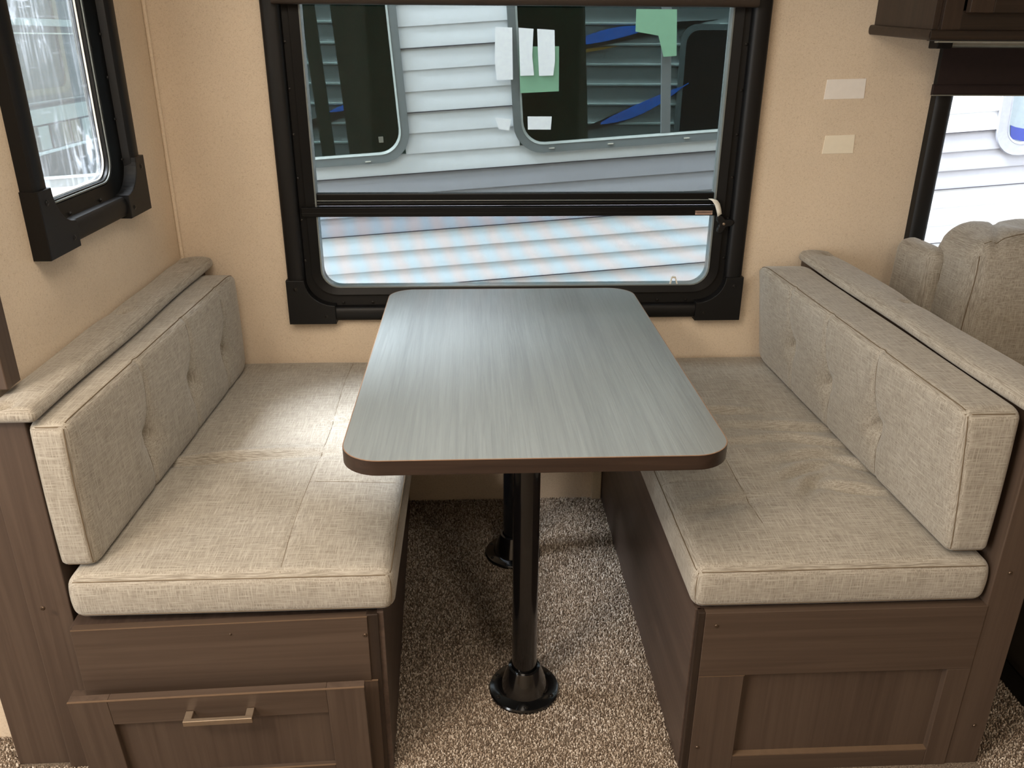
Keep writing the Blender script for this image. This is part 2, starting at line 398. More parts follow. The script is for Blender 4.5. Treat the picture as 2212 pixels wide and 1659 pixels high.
# --- window_1: the large window in the back wall
w1 = thing('window_1', (.01, 0, .62), kind='structure')
TW = .05
put('frame_trim', strip(halfround(-.641, -.641+TW, .032), 'z', .73, 1.76, lambda w, d, t_: (w, -d, t_)), 'black', w1)
put('frame_trim', strip(halfround(.671-TW, .671, .032), 'z', .73, 1.76, lambda w, d, t_: (w, -d, t_)), 'black', w1)
put('frame_trim', strip(halfround(.625, .668, .030), 'x', -.52, .56, lambda w, d, t_: (t_, -d, w)), 'black', w1)
for sx, cx in ((1, -.644), (-1, .674)):
    b = bracket(cx, .619, sx, .134, .130, .055, .052, BACK, .036, w1)
    for a_, b_ in ((.026, .104), (.108, .022)): screw_at(b, (cx+sx*a_, -.036, .619+b_), (0, -1, 0), .0045)
put('window_frame', ring(rrect(-.60, .628, .665, 1.72, .085), rrect(-.556, .586, .712, 1.68, .06), -.02, .006, BACK, -.004), 'frame', w1)
put('inner_frame', ring(rrect(-.572, .602, .70, 1.70, .07), rrect(-.545, .575, .722, 1.67, .05), -.03, .012, BACK, .004), 'frame', w1)
put('glazing_seal', ring(rrect(-.547, .577, .7195, 1.68, .052), rrect(-.543, .573, .7225, 1.68, .05), -.03, .0075, BACK), 'seal', w1)
mr = put('middle_rail', box((-.575, .004, .952), (.60, .03, .986), .003), 'frame', w1)
put('rail_lip', box((-.573, -.006, .955), (.597, .006, .9635), .002), 'frame', mr)
put('rail_lip', box((-.573, .0, .9655), (.597, .004, .968), .0008), 'seal', mr)
sr = put('screen_rail', box((-.585, -.02, .926), (.588, .006, .952), .002), 'frame', w1)
put('rail_lip', box((-.584, -.0225, .936), (.587, -.018, .9375), .0005), 'black', sr)
put('rail_lip', box((-.584, -.0225, .950), (.587, -.018, .9515), .0005), 'black', sr)
lb = put('label_sticker', box((.517, -.0212, .929), (.566, -.0202, .940)), 'label', sr)
for k in range(3): put('print_line', box((.521, -.0218, .9313+k*.0026), (.562-.004*(k == 2), -.0211, .9323+k*.0026)), 'ink', lb)
put('upper_glass', box((-.572, .016, .975), (.60, .019, 1.70)), 'tint', w1)
put('lower_glass', box((-.56, .028, .70), (.59, .030, .97)), 'clear', w1)
put('insect_screen', box((-.552, .010, .712), (.582, .0105, .95)), 'screenmesh', w1)
for k in range(8):
    for x in (-.5885, .6165): screw_at(w1, (x, -.0085, .80+.115*k), (0, -1, 0), .003)
for x in (-.49, -.405, .43, .515, .30): screw_at(w1, (x, -.0085, .6755), (0, -1, 0), .003)
# latch: white pull tab and black three-armed knob
pts = [(.556, .974), (.568, .970), (.575, .962), (.580, .948), (.583, .934)]
V = []; F = []
for i, (x, z) in enumerate(pts):
    ww = (.010, .012, .011, .010, .009)[i]
    V += [(x-ww*.6, -.024-.003*i, z-.002*i), (x+ww*.6, -.024-.003*i, z), (x+ww*.6, -.021-.003*i, z), (x-ww*.6, -.021-.003*i, z-.002*i)]
for i in range(len(pts)-1):
    for k in range(4): F.append((i*4+k, i*4+(k+1) % 4, i*4+4+(k+1) % 4, i*4+4+k))
F += [(0, 1, 2, 3), tuple(range(16, 20))]
put('pull_tab', pyme(V, F, True), 'white', w1)
kn = []
for k in range(36):
    a = 2*math.pi*k/36; rr = .0155+.0135*max(0, math.cos(1.5*(a-R(10))))**2 * (1 if True else 0)
    rr = .013+.017*(.5+.5*math.cos(3*(a-R(8))))**1.3
    kn.append((.598+rr*math.cos(a), .905+rr*math.sin(a)))
kb = put('latch_knob', prism(kn, .022, .034, BACK, .003), 'black', w1)
put('knob_stem', lathe([(.008, 0), (.008, .024)], (0, 0, 0), 14), 'black', w1).data.transform(Matrix.Translation(Vector((.598, 0, .905))-wloc(w1)) @ Matrix.Rotation(R(90), 4, 'X') @ Matrix.Translation(wloc(w1)))
screw_at(kb, (.598, -.034, .905), (0, -1, 0), .003, 'nickel')
cp_ = [(.463, .724), (.468, .746), (.480, .746), (.487, .724), (.483, .724), (.478, .741), (.470, .741), (.467, .724)]
put('finger_pull', prism(cp_, .004, .010, BACK), 'white', w1)

# --- window_2: the tall narrow window in the left wall
w2 = thing('window_2', (LX, -.5, 1.0), kind='structure')
put('frame_trim', strip(halfround(-.767, -.767+.052, .03), 'z', 1.10, 1.9, lambda w, d, t_: (LX+d, w, t_)), 'black', w2)
put('frame_trim', strip(halfround(-.248-.052, -.248, .03), 'z', 1.10, 1.9, lambda w, d, t_: (LX+d, w, t_)), 'black', w2)
put('frame_trim', strip(halfround(1.0, 1.046, .028), 'y', -.66, -.36, lambda w, d, t_: (LX+d, t_, w)), 'black', w2)
for sx, cx in ((1, -.771), (-1, -.244)):
    b = bracket(cx, .995, sx, .128, .128, .053, .053, LEFT, .034, w2)
    for a_, b_ in ((.026, .104), (.104, .022)): screw_at(b, (LX+.034, cx+sx*a_, .995+b_), (1, 0, 0), .0045)
put('window_frame', ring(rrect(-.715, -.298, 1.04, 1.86, .075), rrect(-.676, -.335, 1.075, 1.83, .055), -.03, .006, LEFT, -.006), 'frame', w2)
put('inner_frame', ring(rrect(-.70, -.312, 1.052, 1.84, .06), rrect(-.668, -.340, 1.083, 1.82, .05), -.036, -.004, LEFT, -.012), 'frame', w2)
put('glazing_seal', ring(rrect(-.676, -.333, 1.077, 1.83, .054), rrect(-.672, -.337, 1.080, 1.82, .052), -.034, -.008, LEFT), 'seal', w2)
put('glazing_seal', ring(rrect(-.6675, -.3415, 1.0855, 1.83, .048), rrect(-.6662, -.3428, 1.0868, 1.82, .047), -.024, -.020, LEFT), 'white', w2)
put('film_covered_glass', box((LX-.028, -.70, 1.06), (LX-.026, -.31, 1.85)), 'filmglass', w2)
for k in range(6): screw_at(w2, (LX+.006, -.3055, 1.12+.09*k), (1, 0, 0), .003)
for y in (-.6, -.45): screw_at(w2, (LX+.004, y, 1.052), (1, 0, 0), .003)

# --- window_3: the wide window above the sofa
w3 = thing('window_3', (2.0, 0, .7), kind='structure')
put('frame_trim', strip(halfround(1.146, 1.197, .032), 'z', .66, 1.76, lambda w, d, t_: (w, -d, t_)), 'black', w3)
put('frame_trim', strip(halfround(.66, .705, .03), 'x', 1.19, 2.95, lambda w, d, t_: (t_, -d, w)), 'black', w3)
put('window_frame', ring(rrect(1.19, 2.9, .70, 1.72, .03), rrect(1.199, 2.87, .72, 1.70, .03), -.04, -.002, BACK), 'frame', w3)
put('window_glass', box((1.2, .030, .71), (2.88, .033, 1.70)), 'clear', w3)
ck = put('crank_handle', tube([(1.185, -.03, .70), (1.188, -.055, .70), (1.20, -.062, .715), (1.20, -.064, .735)], .006, 8), 'blackgloss', w3)

# roller shades
sh = thing('roller_shade', (0, -.05, 1.46), 'dark brown roller shade rolled up across the top of the big window', 'shade')
put('bottom_bar', strip(halfround(1.462, 1.490, .022), 'x', -.605, .625, lambda w, d, t_: (t_, -.032-d, w)), 'shadebar', sh)
put('shade_fabric', box((-.59, -.040, 1.48), (.61, -.038, 1.80)), 'shade', sh)
put('roller_tube', tube([(-.60, -.05, 1.80), (.62, -.05, 1.80)], .022, 16), 'shade', sh)
sh = thing('roller_shade', (2, -.05, 1.25), 'near-black roller shade hanging part way down below the overhead cabinet', 'shade')
put('shade_fabric', box((1.128, -.052, 1.262), (2.9, -.050, 1.390)), 'shade', sh)
bb = put('bottom_bar', strip(halfround(1.252, 1.279, .012), 'x', 1.118, 2.9, lambda w, d, t_: (t_, -.047-d, w)), 'shade', sh)
put('bar_edge', box((1.118, -.060, 1.2505), (2.9, -.048, 1.2535), .001), 'metaltrim', bb)
put('head_rail', tube([(1.137, -.055, 1.381), (2.9, -.055, 1.381)], .0115, 14), 'metaltrim', sh)
put('rail_bracket', box((1.096, -.075, 1.367), (1.138, -.03, 1.388), .003), 'black', sh)

# blank cards on the wall
cd = [(.850, 1.288), (.957, 1.291), (.959, 1.240), (.848, 1.237)]
tag(put('blank_card', prism(cd, 0, .0016, BACK, .0004), 'card', loc=(.90, 0, 1.24)), 'larger blank pale grey card stuck on the beige wall, the upper one', 'card')
cd = [(.868, 1.142), (.951, 1.145), (.953, 1.095), (.865, 1.093)]
tag(put('blank_card', prism(cd, 0, .0016, BACK, .0004), 'card2', loc=(.90, 0, 1.09)), 'smaller blank cream card stuck on the beige wall, the lower one', 'card')

# ------------------------------------------------------------------ cushions
def cushion(lo, hi, r, disp, res=.009):
    lo = np.array(lo, float); hi = np.array(hi, float); n = np.maximum(3, np.round((hi-lo)/res).astype(int))
    idx = {}; P = []; F = []
    def vid(i, j, k):
        key = (i, j, k)
        if key not in idx: idx[key] = len(P); P.append(key)
        return idx[key]
    nx, ny, nz = [int(a) for a in n]
    for i in range(nx):
        for j in range(ny):
            F.append((vid(i, j, nz), vid(i+1, j, nz), vid(i+1, j+1, nz), vid(i, j+1, nz))); F.append((vid(i, j, 0), vid(i, j+1, 0), vid(i+1, j+1, 0), vid(i+1, j, 0)))
    for i in range(nx):
        for k in range(nz):
            F.append((vid(i, 0, k), vid(i+1, 0, k), vid(i+1, 0, k+1), vid(i, 0, k+1))); F.append((vid(i, ny, k), vid(i, ny, k+1), vid(i+1, ny, k+1), vid(i+1, ny, k)))
    for j in range(ny):
        for k in range(nz):
            F.append((vid(0, j, k), vid(0, j, k+1), vid(0, j+1, k+1), vid(0, j+1, k))); F.append((vid(nx, j, k), vid(nx, j+1, k), vid(nx, j+1, k+1), vid(nx, j, k+1)))
    rr = np.array(r if hasattr(r, '__len__') else (r, r, r), float)
    def surf(X):
        X = np.atleast_2d(X).astype(float); q = np.clip(X, lo+rr, hi-rr); d = (X-q)/rr; m = np.linalg.norm(d, axis=1, keepdims=True); m[m == 0] = 1
        return disp(q+d/m*rr, lo, hi)
    X = lo+np.array(P)/n*(hi-lo)
    me = bpy.data.meshes.new('cushion'); me.from_pydata(surf(X).tolist(), [], F); me.update(); me.shade_smooth()
    return me, surf
def seam(parent, surf, pts, r=.0011, n=None, name='seam', cl=False):
    Q = []
    for a, b in zip(pts[:-1], pts[1:]):
        a = np.array(a); b = np.array(b); k = max(2, int(np.linalg.norm(b-a)/.014))
        Q += [a+(b-a)*i/k for i in range(k)]
    Q.append(np.array(pts[-1]))
    return put(name, tube([tuple(p) for p in surf(np.array(Q))], r, 5), 'thread', parent)
G = lambda d2, s: np.exp(-d2/(2*s*s))
sst = lambda t_: np.clip(t_, 0, 1)**2*(3-2*np.clip(t_, 0, 1))

def wr(seed, sc):
    r_ = np.random.default_rng(seed); K = r_.uniform(-1, 1, (6, 2))*sc; ph = r_.uniform(0, 6.28, 6)
    return lambda a, b: sum(np.sin(K[i, 0]*a+K[i, 1]*b+ph[i]) for i in range(6))/6
# ---- seats
def seat_disp(groove, creases, seed, bulge=.008):
    w_ = wr(seed, 22)
    def f(P, lo, hi):
        x, y, z = P[:, 0], P[:, 1], P[:, 2]; P = P.copy()
        u = (x-lo[0])/(hi[0]-lo[0])*2-1; v = (y-lo[1])/(hi[1]-lo[1])*2-1
        topw = sst((z-lo[2])/(hi[2]-lo[2])*1.6-.6)
        dz = bulge*(1-np.abs(u)**3)*(1-np.abs(v)**4)+w_(x, y)*.0012
        for (gx, y0, y1) in groove['long']: dz -= .0022*G((x-gx-.004*np.sin(y*9))**2, .004)*sst((y-y0)/.03)*sst((y1-y)/.03)
        for (gy, x0, x1) in groove['cross']: dz -= .002*G((y-gy)**2, .004)*sst((x-x0)/.02)*sst((x1-x)/.02)
        for (cx, cy, L, sgm, dep, ang) in creases:
            ca, sa = np.cos(ang), np.sin(ang); a = (x-cx)*ca+(y-cy)*sa; b = -(x-cx)*sa+(y-cy)*ca+.25*a*a
            dz -= dep*G(a*a, L)*(G(b*b, sgm)-.75*G((b-2.3*sgm)**2, sgm*1.1))
        P[:, 2] += dz*topw
        # side walls billow a little
        h = (z-lo[2])/(hi[2]-lo[2]); side = np.sin(np.clip(h, 0, 1)*np.pi)*.004
        P[:, 1] -= side*(v < -.9); P[:, 0] += side*np.sign(u)*(np.abs(u) > .9)
        P[:, 2] += .006*(w_(x*.4, y*.4))*(1-topw)*.3
        return P
    return f
def make_seat(x0, x1, y0, z0, z1, aisle, groove, creases, seed, label):
    lo, hi = (x0, y0, z0), (x1, -.006, z1)
    me, surf = cushion(lo, hi, .022, seat_disp(groove, creases, seed), .006)
    root = put('seat_cushion', me, 'fabric', loc=((x0+x1)/2, y0, z0))
    tag(root, label, 'cushion')
    e = .0075
    fx = x0+.01; gx = x1-.01
    seam(root, surf, [(fx, y0, z1-e), (gx, y0, z1-e)]); seam(root, surf, [(fx, y0, z0+.012), (gx, y0, z0+.012)])
    ax = x1 if aisle > 0 else x0
    seam(root, surf, [(ax, y0+.01, z1-e), (ax, -.03, z1-e)])
    seam(root, surf, [(ax-aisle*.006, y0+.006, z0+.012), (ax-aisle*.006, y0+.006, z1-.012)])
    for (g, a, b) in groove['long']: seam(root, surf, [(g+.004*math.sin(y*9), y, z1) for y in np.linspace(a, b, 24)], .0007)
    for (g, a, b) in groove['cross']: seam(root, surf, [(a+(b-a)*k/8, g, z1) for k in range(9)], .0007)
    return root
gl = {'long': [(-.470, -1.065, -.02)], 'cross': [(-.748, -.470, -.275)]}
cl_ = [(-.70, -.640, .085, .0085, .013, .12), (-.56, -.625, .10, .011, .007, .05), (-.40, -.44, .06, .011, .008, .25), (-.36, -.47, .07, .009, .006, .1), (-.64, -.30, .1, .02, .002, .1)]
lseat = make_seat(-.848, -.268, -1.072, .402, .494, 1, gl, cl_, 3, 'beige linen seat cushion on the left bench, with one long dark crease')
gr = {'long': [(.458, -.95, -.02)], 'cross': [(-.775, .285, .466)]}
cr_ = [(.53, -.43, .05, .011, 0.0095, -.1), (.66, -.53, .10, .012, 0.0095, -.12), (.56, -.60, .07, .011, 0.0057, .1), (.70, -.61, .06, .010, 0.0095, -.35), (.63, -.74, .05, .010, 0.0114, .5), (.69, -.83, .045, .010, 0.0114, -.3), (.62, -.80, .04, .010, 0.0095, .9), (.66, -.68, .06, .012, 0.0095, .2), (.74, -.72, .04, .01, 0.0095, -.7), (.40, -.88, .06, .014, 0.0057, .3)]
make_seat(.288, .845, -1.090, .403, .496, -1, gr, cr_, 8, 'beige linen seat cushion on the right bench, with many small wrinkles')

# ---- back cushions
def back_disp(sgn, tufts, shear, seed, bulge=.006):
    w_ = wr(seed, 18)
    def f(P, lo, hi):
        x, y, z = P[:, 0], P[:, 1], P[:, 2]; P = P.copy()
        face = sst(((x-lo[0]) if sgn > 0 else (hi[0]-x))/(hi[0]-lo[0])*2-1)
        v = (y-lo[1])/(hi[1]-lo[1])*2-1; h = (z-lo[2])/(hi[2]-lo[2])*2-1
        d = bulge*(1-np.abs(v)**6)*(1-np.abs(h)**4)+w_(y, z)*.0016
        for ty, tz, dep, s in tufts:
            r2 = (y-ty)**2+(z-tz)**2
            d -= dep*1.3*G(r2, s*.62)+dep*.6*G(r2, s*2.4)
            # soft vertical fold through the tuft, stronger close to it
            yy = y-ty-.010*np.sin((z-tz)*16)
            d -= .0045*G(yy**2, .0045)+.006*G(yy**2, .014)*G((z-tz)**2, .05)
            for a in (-.6, 2.5): 
                ca, sa = math.cos(a), math.sin(a); p_ = (y-ty)*ca+(z-tz)*sa; q_ = -(y-ty)*sa+(z-tz)*ca
                d -= .004*G(q_*q_, .006)*G((p_-.02)**2, .018)
        P[:, 0] += sgn*d*face + shear(x, y, z, lo, hi)*(((x-lo[0]) if sgn > 0 else (hi[0]-x))/(hi[0]-lo[0]))
        top = sst(h*2-1)
        P[:, 2] -= .020*sst((v-.72)/.28)**2*top; P[:, 0] -= sgn*.016*sst((v-.75)/.25)**2*face
        P[:, 2] += .005*(1-np.abs(v)**4)*top*0 + w_(y*1.3, x)*.0012*top
        P[:, 1] -= .004*(1-h**2)*(v < -.97)
        return P
    return f
def make_back(x0, x1, y0, y1, z0, z1, sgn, tufts, shear, seed, label, r=(.014, .030, .017)):
    me, surf = cushion((x0, y0, z0), (x1, y1, z1), r, back_disp(sgn, tufts, shear, seed), .0062)
    root = put('back_cushion', me, 'fabric', loc=((x0+x1)/2, y0, z0)); tag(root, label, 'cushion')
    fx = x1 if sgn > 0 else x0; bx = x0 if sgn > 0 else x1
    e = .006
    seam(root, surf, [(fx-sgn*e, y0+.01, z1), (fx-sgn*e, y1-.01, z1)])
    seam(root, surf, [(fx-sgn*e, y0, z0+.01), (fx-sgn*e, y0, z1-.01)])
    seam(root, surf, [(bx, y0, z1-e), (fx, y0, z1-e)]); seam(root, surf, [(bx, y0, z0+e), (fx, y0, z0+e)])
    for ty, tz, dep, s in tufts:
        seam(root, surf, [(fx, ty+.010*math.sin((z-tz)*16), z) for z in np.linspace(z0+.015, z1-.02, 22)], .0011, name='fold_seam')
    return root
make_back(-.868, -.800, -1.045, -.015, .496, .786, 1, [(-.746, .617, .020, .013), (-.475, .630, .020, .013), (-.231, .616, .020, .013)],
          lambda x, y, z, lo, hi: .030*(y+1.045)/1.03, 5, 'beige linen tufted back cushion standing behind the left seat')
make_back(.752, .838, -1.080, -.015, .505, .800, -1, [(-.313, .641, .022, .011), (-.534, .627, .022, .011), (-.779, .627, .022, .011)],
          lambda x, y, z, lo, hi: -.034*(z-.5)/.3+.028*(.5-(y+1.08)/1.06)-.004, 6, 'beige linen tufted back cushion standing behind the right seat', (.014, .030, .020))
# ---- padded caps on top of the bench backs
def make_cap(x0, x1, y0, y1, z0, z1, dim, seed, label, dep=.016):
    w_ = wr(seed, 14)
    def f(P, lo, hi):
        P = P.copy(); x, y, z = P[:, 0], P[:, 1], P[:, 2]
        u = (x-lo[0])/(hi[0]-lo[0])*2-1; t_ = sst((z-lo[2])/(hi[2]-lo[2])*2-1)
        d = .007*(1-u*u)*(1+.3*np.cos(y*12))+w_(y, x)*.0016
        for dx, dy in dim: r2 = (x-dx)**2+((y-dy)*1.0)**2; d -= dep*G(r2, .008)+dep*.4*G((x-dx)**2*.7+(y-dy)**2*.35, .022)
        P[:, 2] += d*t_; P[:, 0] += .0022*np.sin(y*11+seed)*np.sign(u)*(np.abs(u) > .8); return P
    me, surf = cushion((x0, y0, z0), (x1, y1, z1), .011, f, .006)
    root = put('cap_cushion', me, 'fabric', loc=((x0+x1)/2, y0, z0)); tag(root, label, 'cushion')
    for dx, dy in dim:
        q = surf(np.array([[dx, dy, z1]]))[0]
        put('tuft_button', lathe([(.006, -.003), (.0075, 0), (.006, .002), (.002, .003)], tuple(q), 14), 'fabric', root)
    return root
make_cap(-.934, -.843, -1.052, -.02, .789, .813, [(-.900, -.523), (-.898, -1.03), (-.905, -.066)], 2, 'narrow padded armrest cap along the left wall, above the left bench')
make_cap(.828, .925, -1.100, -.02, .797, .821, [(.897, -.523), (.897, -1.02), (.897, -.066)], 5, 'narrow padded armrest cap along the top of the right bench back', .012)

# ------------------------------------------------------------------ benches
def shaker(root, x0, x1, z0, z1, y, st, depth, mh='woodx', mv='woodz', stl=None, str_=None, rt_=None, rb=None):
    """framed panel facing -y: stiles, rails, recessed centre; y is the front face"""
    stl = stl or st; str_ = str_ or st; rt_ = st if rt_ is None else rt_; rb = rb or st
    put('stile', box((x0, y, z0), (x0+stl, y+.018, z1), .0012), mv, root); put('stile', box((x1-str_, y, z0), (x1, y+.018, z1), .0012), mv, root)
    if rt_: put('rail', box((x0+stl, y+.0004, z1-rt_), (x1-str_, y+.018, z1), .0012), mh, root)
    put('rail', box((x0+stl, y+.0004, z0), (x1-str_, y+.018, z0+rb), .0012), mh, root)
    put('centre_panel', box((x0+stl-.004, y+depth, z0+rb-.004), (x1-str_+.004, y+depth+.006, z1-(rt_ or -.004)+.004)), mv, root)
rb_ = thing('dinette_bench', (.60, -1.09, 0), 'dark wood dinette bench on the right, with a fixed recessed front panel', 'bench')
put('side_panel', box((.2946, -1.085, 0), (.307, -.002, .402), .001), 'woody', rb_)
put('seat_deck', box((.307, -1.08, .385), (.848, -.002, .402)), 'woody', rb_)
put('back_box', box((.850, -1.096, 0), (.9196, -.002, .796), .002), 'woodz', rb_)
put('corner_post', box((.298, -1.0965, 0), (.312, -1.08, .402), .0015), 'darkwoodz', rb_)
put('front_board', box((.312, -1.098, .252), (.852, -1.08, .402), .0012), 'woodx', rb_)
shaker(rb_, .312, .852, 0, .2515, -1.098, .087, .014, stl=.089, str_=.047, rt_=0, rb=.042)
put('edge_strip', box((.401, -1.0975, .0415), (.805, -1.084, .0435)), 'woodedge', rb_)
put('edge_strip', box((.313, -1.0985, .2508), (.402, -1.09, .2518)), 'woodedge', rb_)
for p in ((.334, .373), (.326, .071), (.894, .102), (.877, .475)): screw_at(rb_, (p[0], -1.098 if p[0] < .85 else -1.096, p[1]), (0, -1, 0), .0035, 'screwwood')

lbn = thing('dinette_bench', (-.2876, -1.074, 0), 'dark wood dinette bench on the left, with a handled door tilting out', 'bench')
put('back_box', box((-.950, -1.032, 0), (-.872, -.01, .787), .002), 'woodz', lbn)
X0, Y0 = -.2876, -1.074
put('side_panel', box((X0-.012, Y0+.008, 0), (X0, Y0+1.03, .40), .001), 'woody', lbn)
put('seat_deck', box((X0-.57, Y0+.02, .375), (X0-.012, Y0+1.03, .388)), 'woody', lbn)
put('corner_post', box((X0-.032, Y0+.003, 0), (X0-.010, Y0+.02, .398), .0015), 'darkwoodz', lbn)
put('front_board', box((X0-.560, Y0, .245), (X0-.030, Y0+.018, .396), .0012), 'woodx', lbn)
put('edge_strip', box((X0-.560, Y0-.0002, .3950), (X0-.030, Y0+.0015, .3966)), 'woodedge', lbn)
put('stile', box((X0-.045, Y0+.0002, 0), (X0-.018, Y0+.018, .245), .0012), 'woodz', lbn)
put('stile', box((X0-.590, Y0+.0002, 0), (X0-.535, Y0+.018, .245), .0012), 'woodz', lbn)
put('edge_strip', box((X0-.045, Y0-.0005, .2440), (X0-.018, Y0+.01, .2455)), 'woodedge', lbn)
put('bay_back', box((X0-.535, Y0+.10, 0), (X0-.045, Y0+.106, .245)), 'darkwoodz', lbn)
screw_at(lbn, (X0-.036, Y0, .355), (0, -1, 0), .0035, 'screwwood'); screw_at(lbn, (X0-.28, Y0, .372), (0, -1, 0), .0018, 'screwwood')
screw_at(lbn, (-.908, -1.032, .418), (0, -1, 0), .004, 'screwwood')
# tilt-out door, hinged at the bottom (angle applied to the door's own meshes)
door = thing('door', (0, 0, 0)); door.parent = lbn; door.location = (-.305, -.022, .012)   # relative to bench origin
dw = wloc(door)
def dpart(name, lo, hi, mat, bev=.0012):
    me = box([lo[i]+dw[i] for i in range(3)], [hi[i]+dw[i] for i in range(3)], bev); return put(name, me, mat, door)
HW, HH, ST = .266, .262, .070
dpart('stile', (-HW, 0, 0), (-HW+ST, .018, HH), 'woodz'); dpart('stile', (HW-ST, 0, 0), (HW, .018, HH), 'woodz')
dpart('rail', (-HW+ST, .0004, HH-.062), (HW-ST, .018, HH), 'woodx'); dpart('rail', (-HW+ST, .0004, 0), (HW-ST, .018, .052), 'woodx')
dpart('centre_panel', (-HW+ST-.004, .010, .048), (HW-ST+.004, .015, HH-.058), 'woodz', 0)
dpart('edge_strip', (-HW, -.0006, HH-.0008), (HW, .003, HH+.0008), 'woodedge', 0)
dpart('edge_strip', (-HW+ST, -.0002, .0505), (HW-ST, .003, .0525), 'woodedge', 0)
hb = bmesh.new()
box([dw[0]-.062, dw[1]-.026, dw[2]+HH-.047], [dw[0]+.062, dw[1]-.018, dw[2]+HH-.035], .001, bm=hb)
for s in (-1, 1): box([dw[0]+s*.055-.007, dw[1]-.024, dw[2]+HH-.046], [dw[0]+s*.055+.007, dw[1], dw[2]+HH-.036], .001, bm=hb)
tag(put('handle', bm2me(hb), 'nickel', door), 'brushed nickel bar handle')
door.rotation_euler = (R(5.5), 0, 0)
lbn.rotation_euler = (0, 0, 0)
# the base (not the upright box, whose place is given) stands turned by a small angle
for ch in list(lbn.children):
    if ch.name.startswith('back_box') or (ch.name.startswith('screw') and False): continue
    ch.rotation_euler = (ch.rotation_euler[0], 0, R(2.0)); ch.location = Matrix.Rotation(R(2.0), 4, 'Z') @ Vector(ch.location)

# ------------------------------------------------------------------ table
tb = thing('dinette_table', (-.006, -.6, 0), 'grey-brown woodgrain dinette table with rounded corners on two black posts', 'table')
lo_ = rrect(-.341, .329, -1.110, -.100, .068, 10)
FL = lambda a, b, d: (a, b, d)
put('tabletop', prism(rrect(-.3398, .3278, -1.1088, -.1012, .067, 10), .713, .7402, FL, .0004), 'tabletop', tb)
put('edge_band', ring(rrect(-.3415, .3295, -1.1105, -.0995, .0685, 10), rrect(-.3395, .3275, -1.1085, -.1015, .0665, 10), .7125, .7392, FL), 'tableedge', tb)
put('edge_seam', ring(rrect(-.3412, .3292, -1.1102, -.0998, .0684, 10), rrect(-.3398, .3278, -1.1088, -.1012, .067, 10), .7392, .7401, FL), 'tableline', tb)
for y in (-.850, -.308):
    lg = put('leg', lathe([(.028, .03), (.028, .705)], (-.008, y, 0), 36), 'blackgloss', tb)
    bs = put('floor_flange', lathe([(.080, .004), (.0805, .009), (.078, .0125), (.060, .015), (.0555, .017), (.0375, .068), (.0355, .072), (.030, .073), (.028, .071)], (-.008, y, 0), 48, 28), 'blackgloss', lg)
    put('top_plate', lathe([(.032, .655), (.036, .66), (.055, .70), (.078, .703), (.078, .7125)], (-.008, y, 0), 40), 'blackgloss', lg)
    for k in range(6):
        a = R(60*k+90); tag(screw_at(lg, (-.008+.069*math.cos(a), y+.069*math.sin(a), .0135), (0, 0, 1), .004, 'screw', 'flange_screw'))

# ------------------------------------------------------------------ overhead cabinet
cb = thing('overhead_cabinet', (1.9, -.16, 1.40), 'dark brown overhead cabinet hanging on the wall above the sofa', 'cabinet')
put('side_panel', box((.955, -.300, 1.407), (.970, -.001, ZC), .001), 'darkwoodz', cb)
put('bottom_panel', box((.970, -.300, 1.418), (2.9, -.001, 1.432)), 'darkwoodx', cb)
put('stile', box((.9705, -.312, 1.406), (1.015, -.298, ZC), .001), 'darkwoodz', cb)
put('rail', box((1.015, -.311, 1.406), (2.9, -.298, 1.45), .001), 'darkwoodx', cb)
put('back_panel', box((.970, -.010, 1.432), (2.9, -.001, ZC)), 'darkwoodz', cb)
for i in range(3):
    xa = 1.020+i*.62; dr = put('door', box((xa+.052, -.322, 1.49), (xa+.55, -.316, 1.95)), 'darkwoodz', cb)
    put('stile', box((xa, -.330, 1.445), (xa+.055, -.312, 2.0), .0015), 'darkwoodz', dr); put('stile', box((xa+.545, -.330, 1.445), (xa+.60, -.312, 2.0), .0015), 'darkwoodz', dr)
    put('rail', box((xa+.055, -.330, 1.445), (xa+.545, -.312, 1.50), .0015), 'darkwoodx', dr); put('rail', box((xa+.055, -.330, 1.94), (xa+.545, -.312, 2.0), .0015), 'darkwoodx', dr)
md = halfround(1.400, 1.4245, .016)
ml = put('bottom_moulding', strip(md, 'y', -.318, -.001, lambda w, d, t_: (.958-d, t_, w+.045*t_)), 'darkwoodx', cb)
put('bottom_moulding', strip(md, 'x', .944, 2.9, lambda w, d, t_: (t_, -.308-d, w-.0145)), 'darkwoodx', cb)
put('lit_edge_strip', box((.965, -.318, 1.3820), (2.9, -.303, 1.3860), .001), 'metaltrim', cb)  # bright strip paints the lit bottom edge of the moulding

# ------------------------------------------------------------------ sofa
sf = thing('sofa', (1.9, -.4, 0), 'taupe linen sofa at the right edge, partly hidden behind the right bench', 'sofa')
wv = wr(11, 16)
def soft(b):
    def f(P, lo, hi):
        P = P.copy(); c = (lo+hi)/2; h = (hi-lo)/2; q = (P-c)/h; k = np.clip(1-q**4, 0, 1)
        N = np.sign(q)*(np.abs(q) > .85)
        P[:, 0] += b*N[:, 0]*k[:, 1]*k[:, 2]; P[:, 1] += b*N[:, 1]*k[:, 0]*k[:, 2]; P[:, 2] += b*N[:, 2]*k[:, 0]*k[:, 1]
        P += (wv(P[:, 0]+P[:, 2], P[:, 1]-P[:, 2])*.003)[:, None]*N; return P
    return f
me, _ = cushion((1.092, -.235, .08), (1.160, -.055, .872), .030, soft(.004), .014); put('arm_wing', me, 'fabric', sf)
put('seam', tube([(1.135+.0005*(i % 2), -.236+.0*i, .45+.03*i) for i in range(13)]+[(1.133, -.215, .868), (1.131, -.12, .876)], .0012, 5), 'thread', sf)
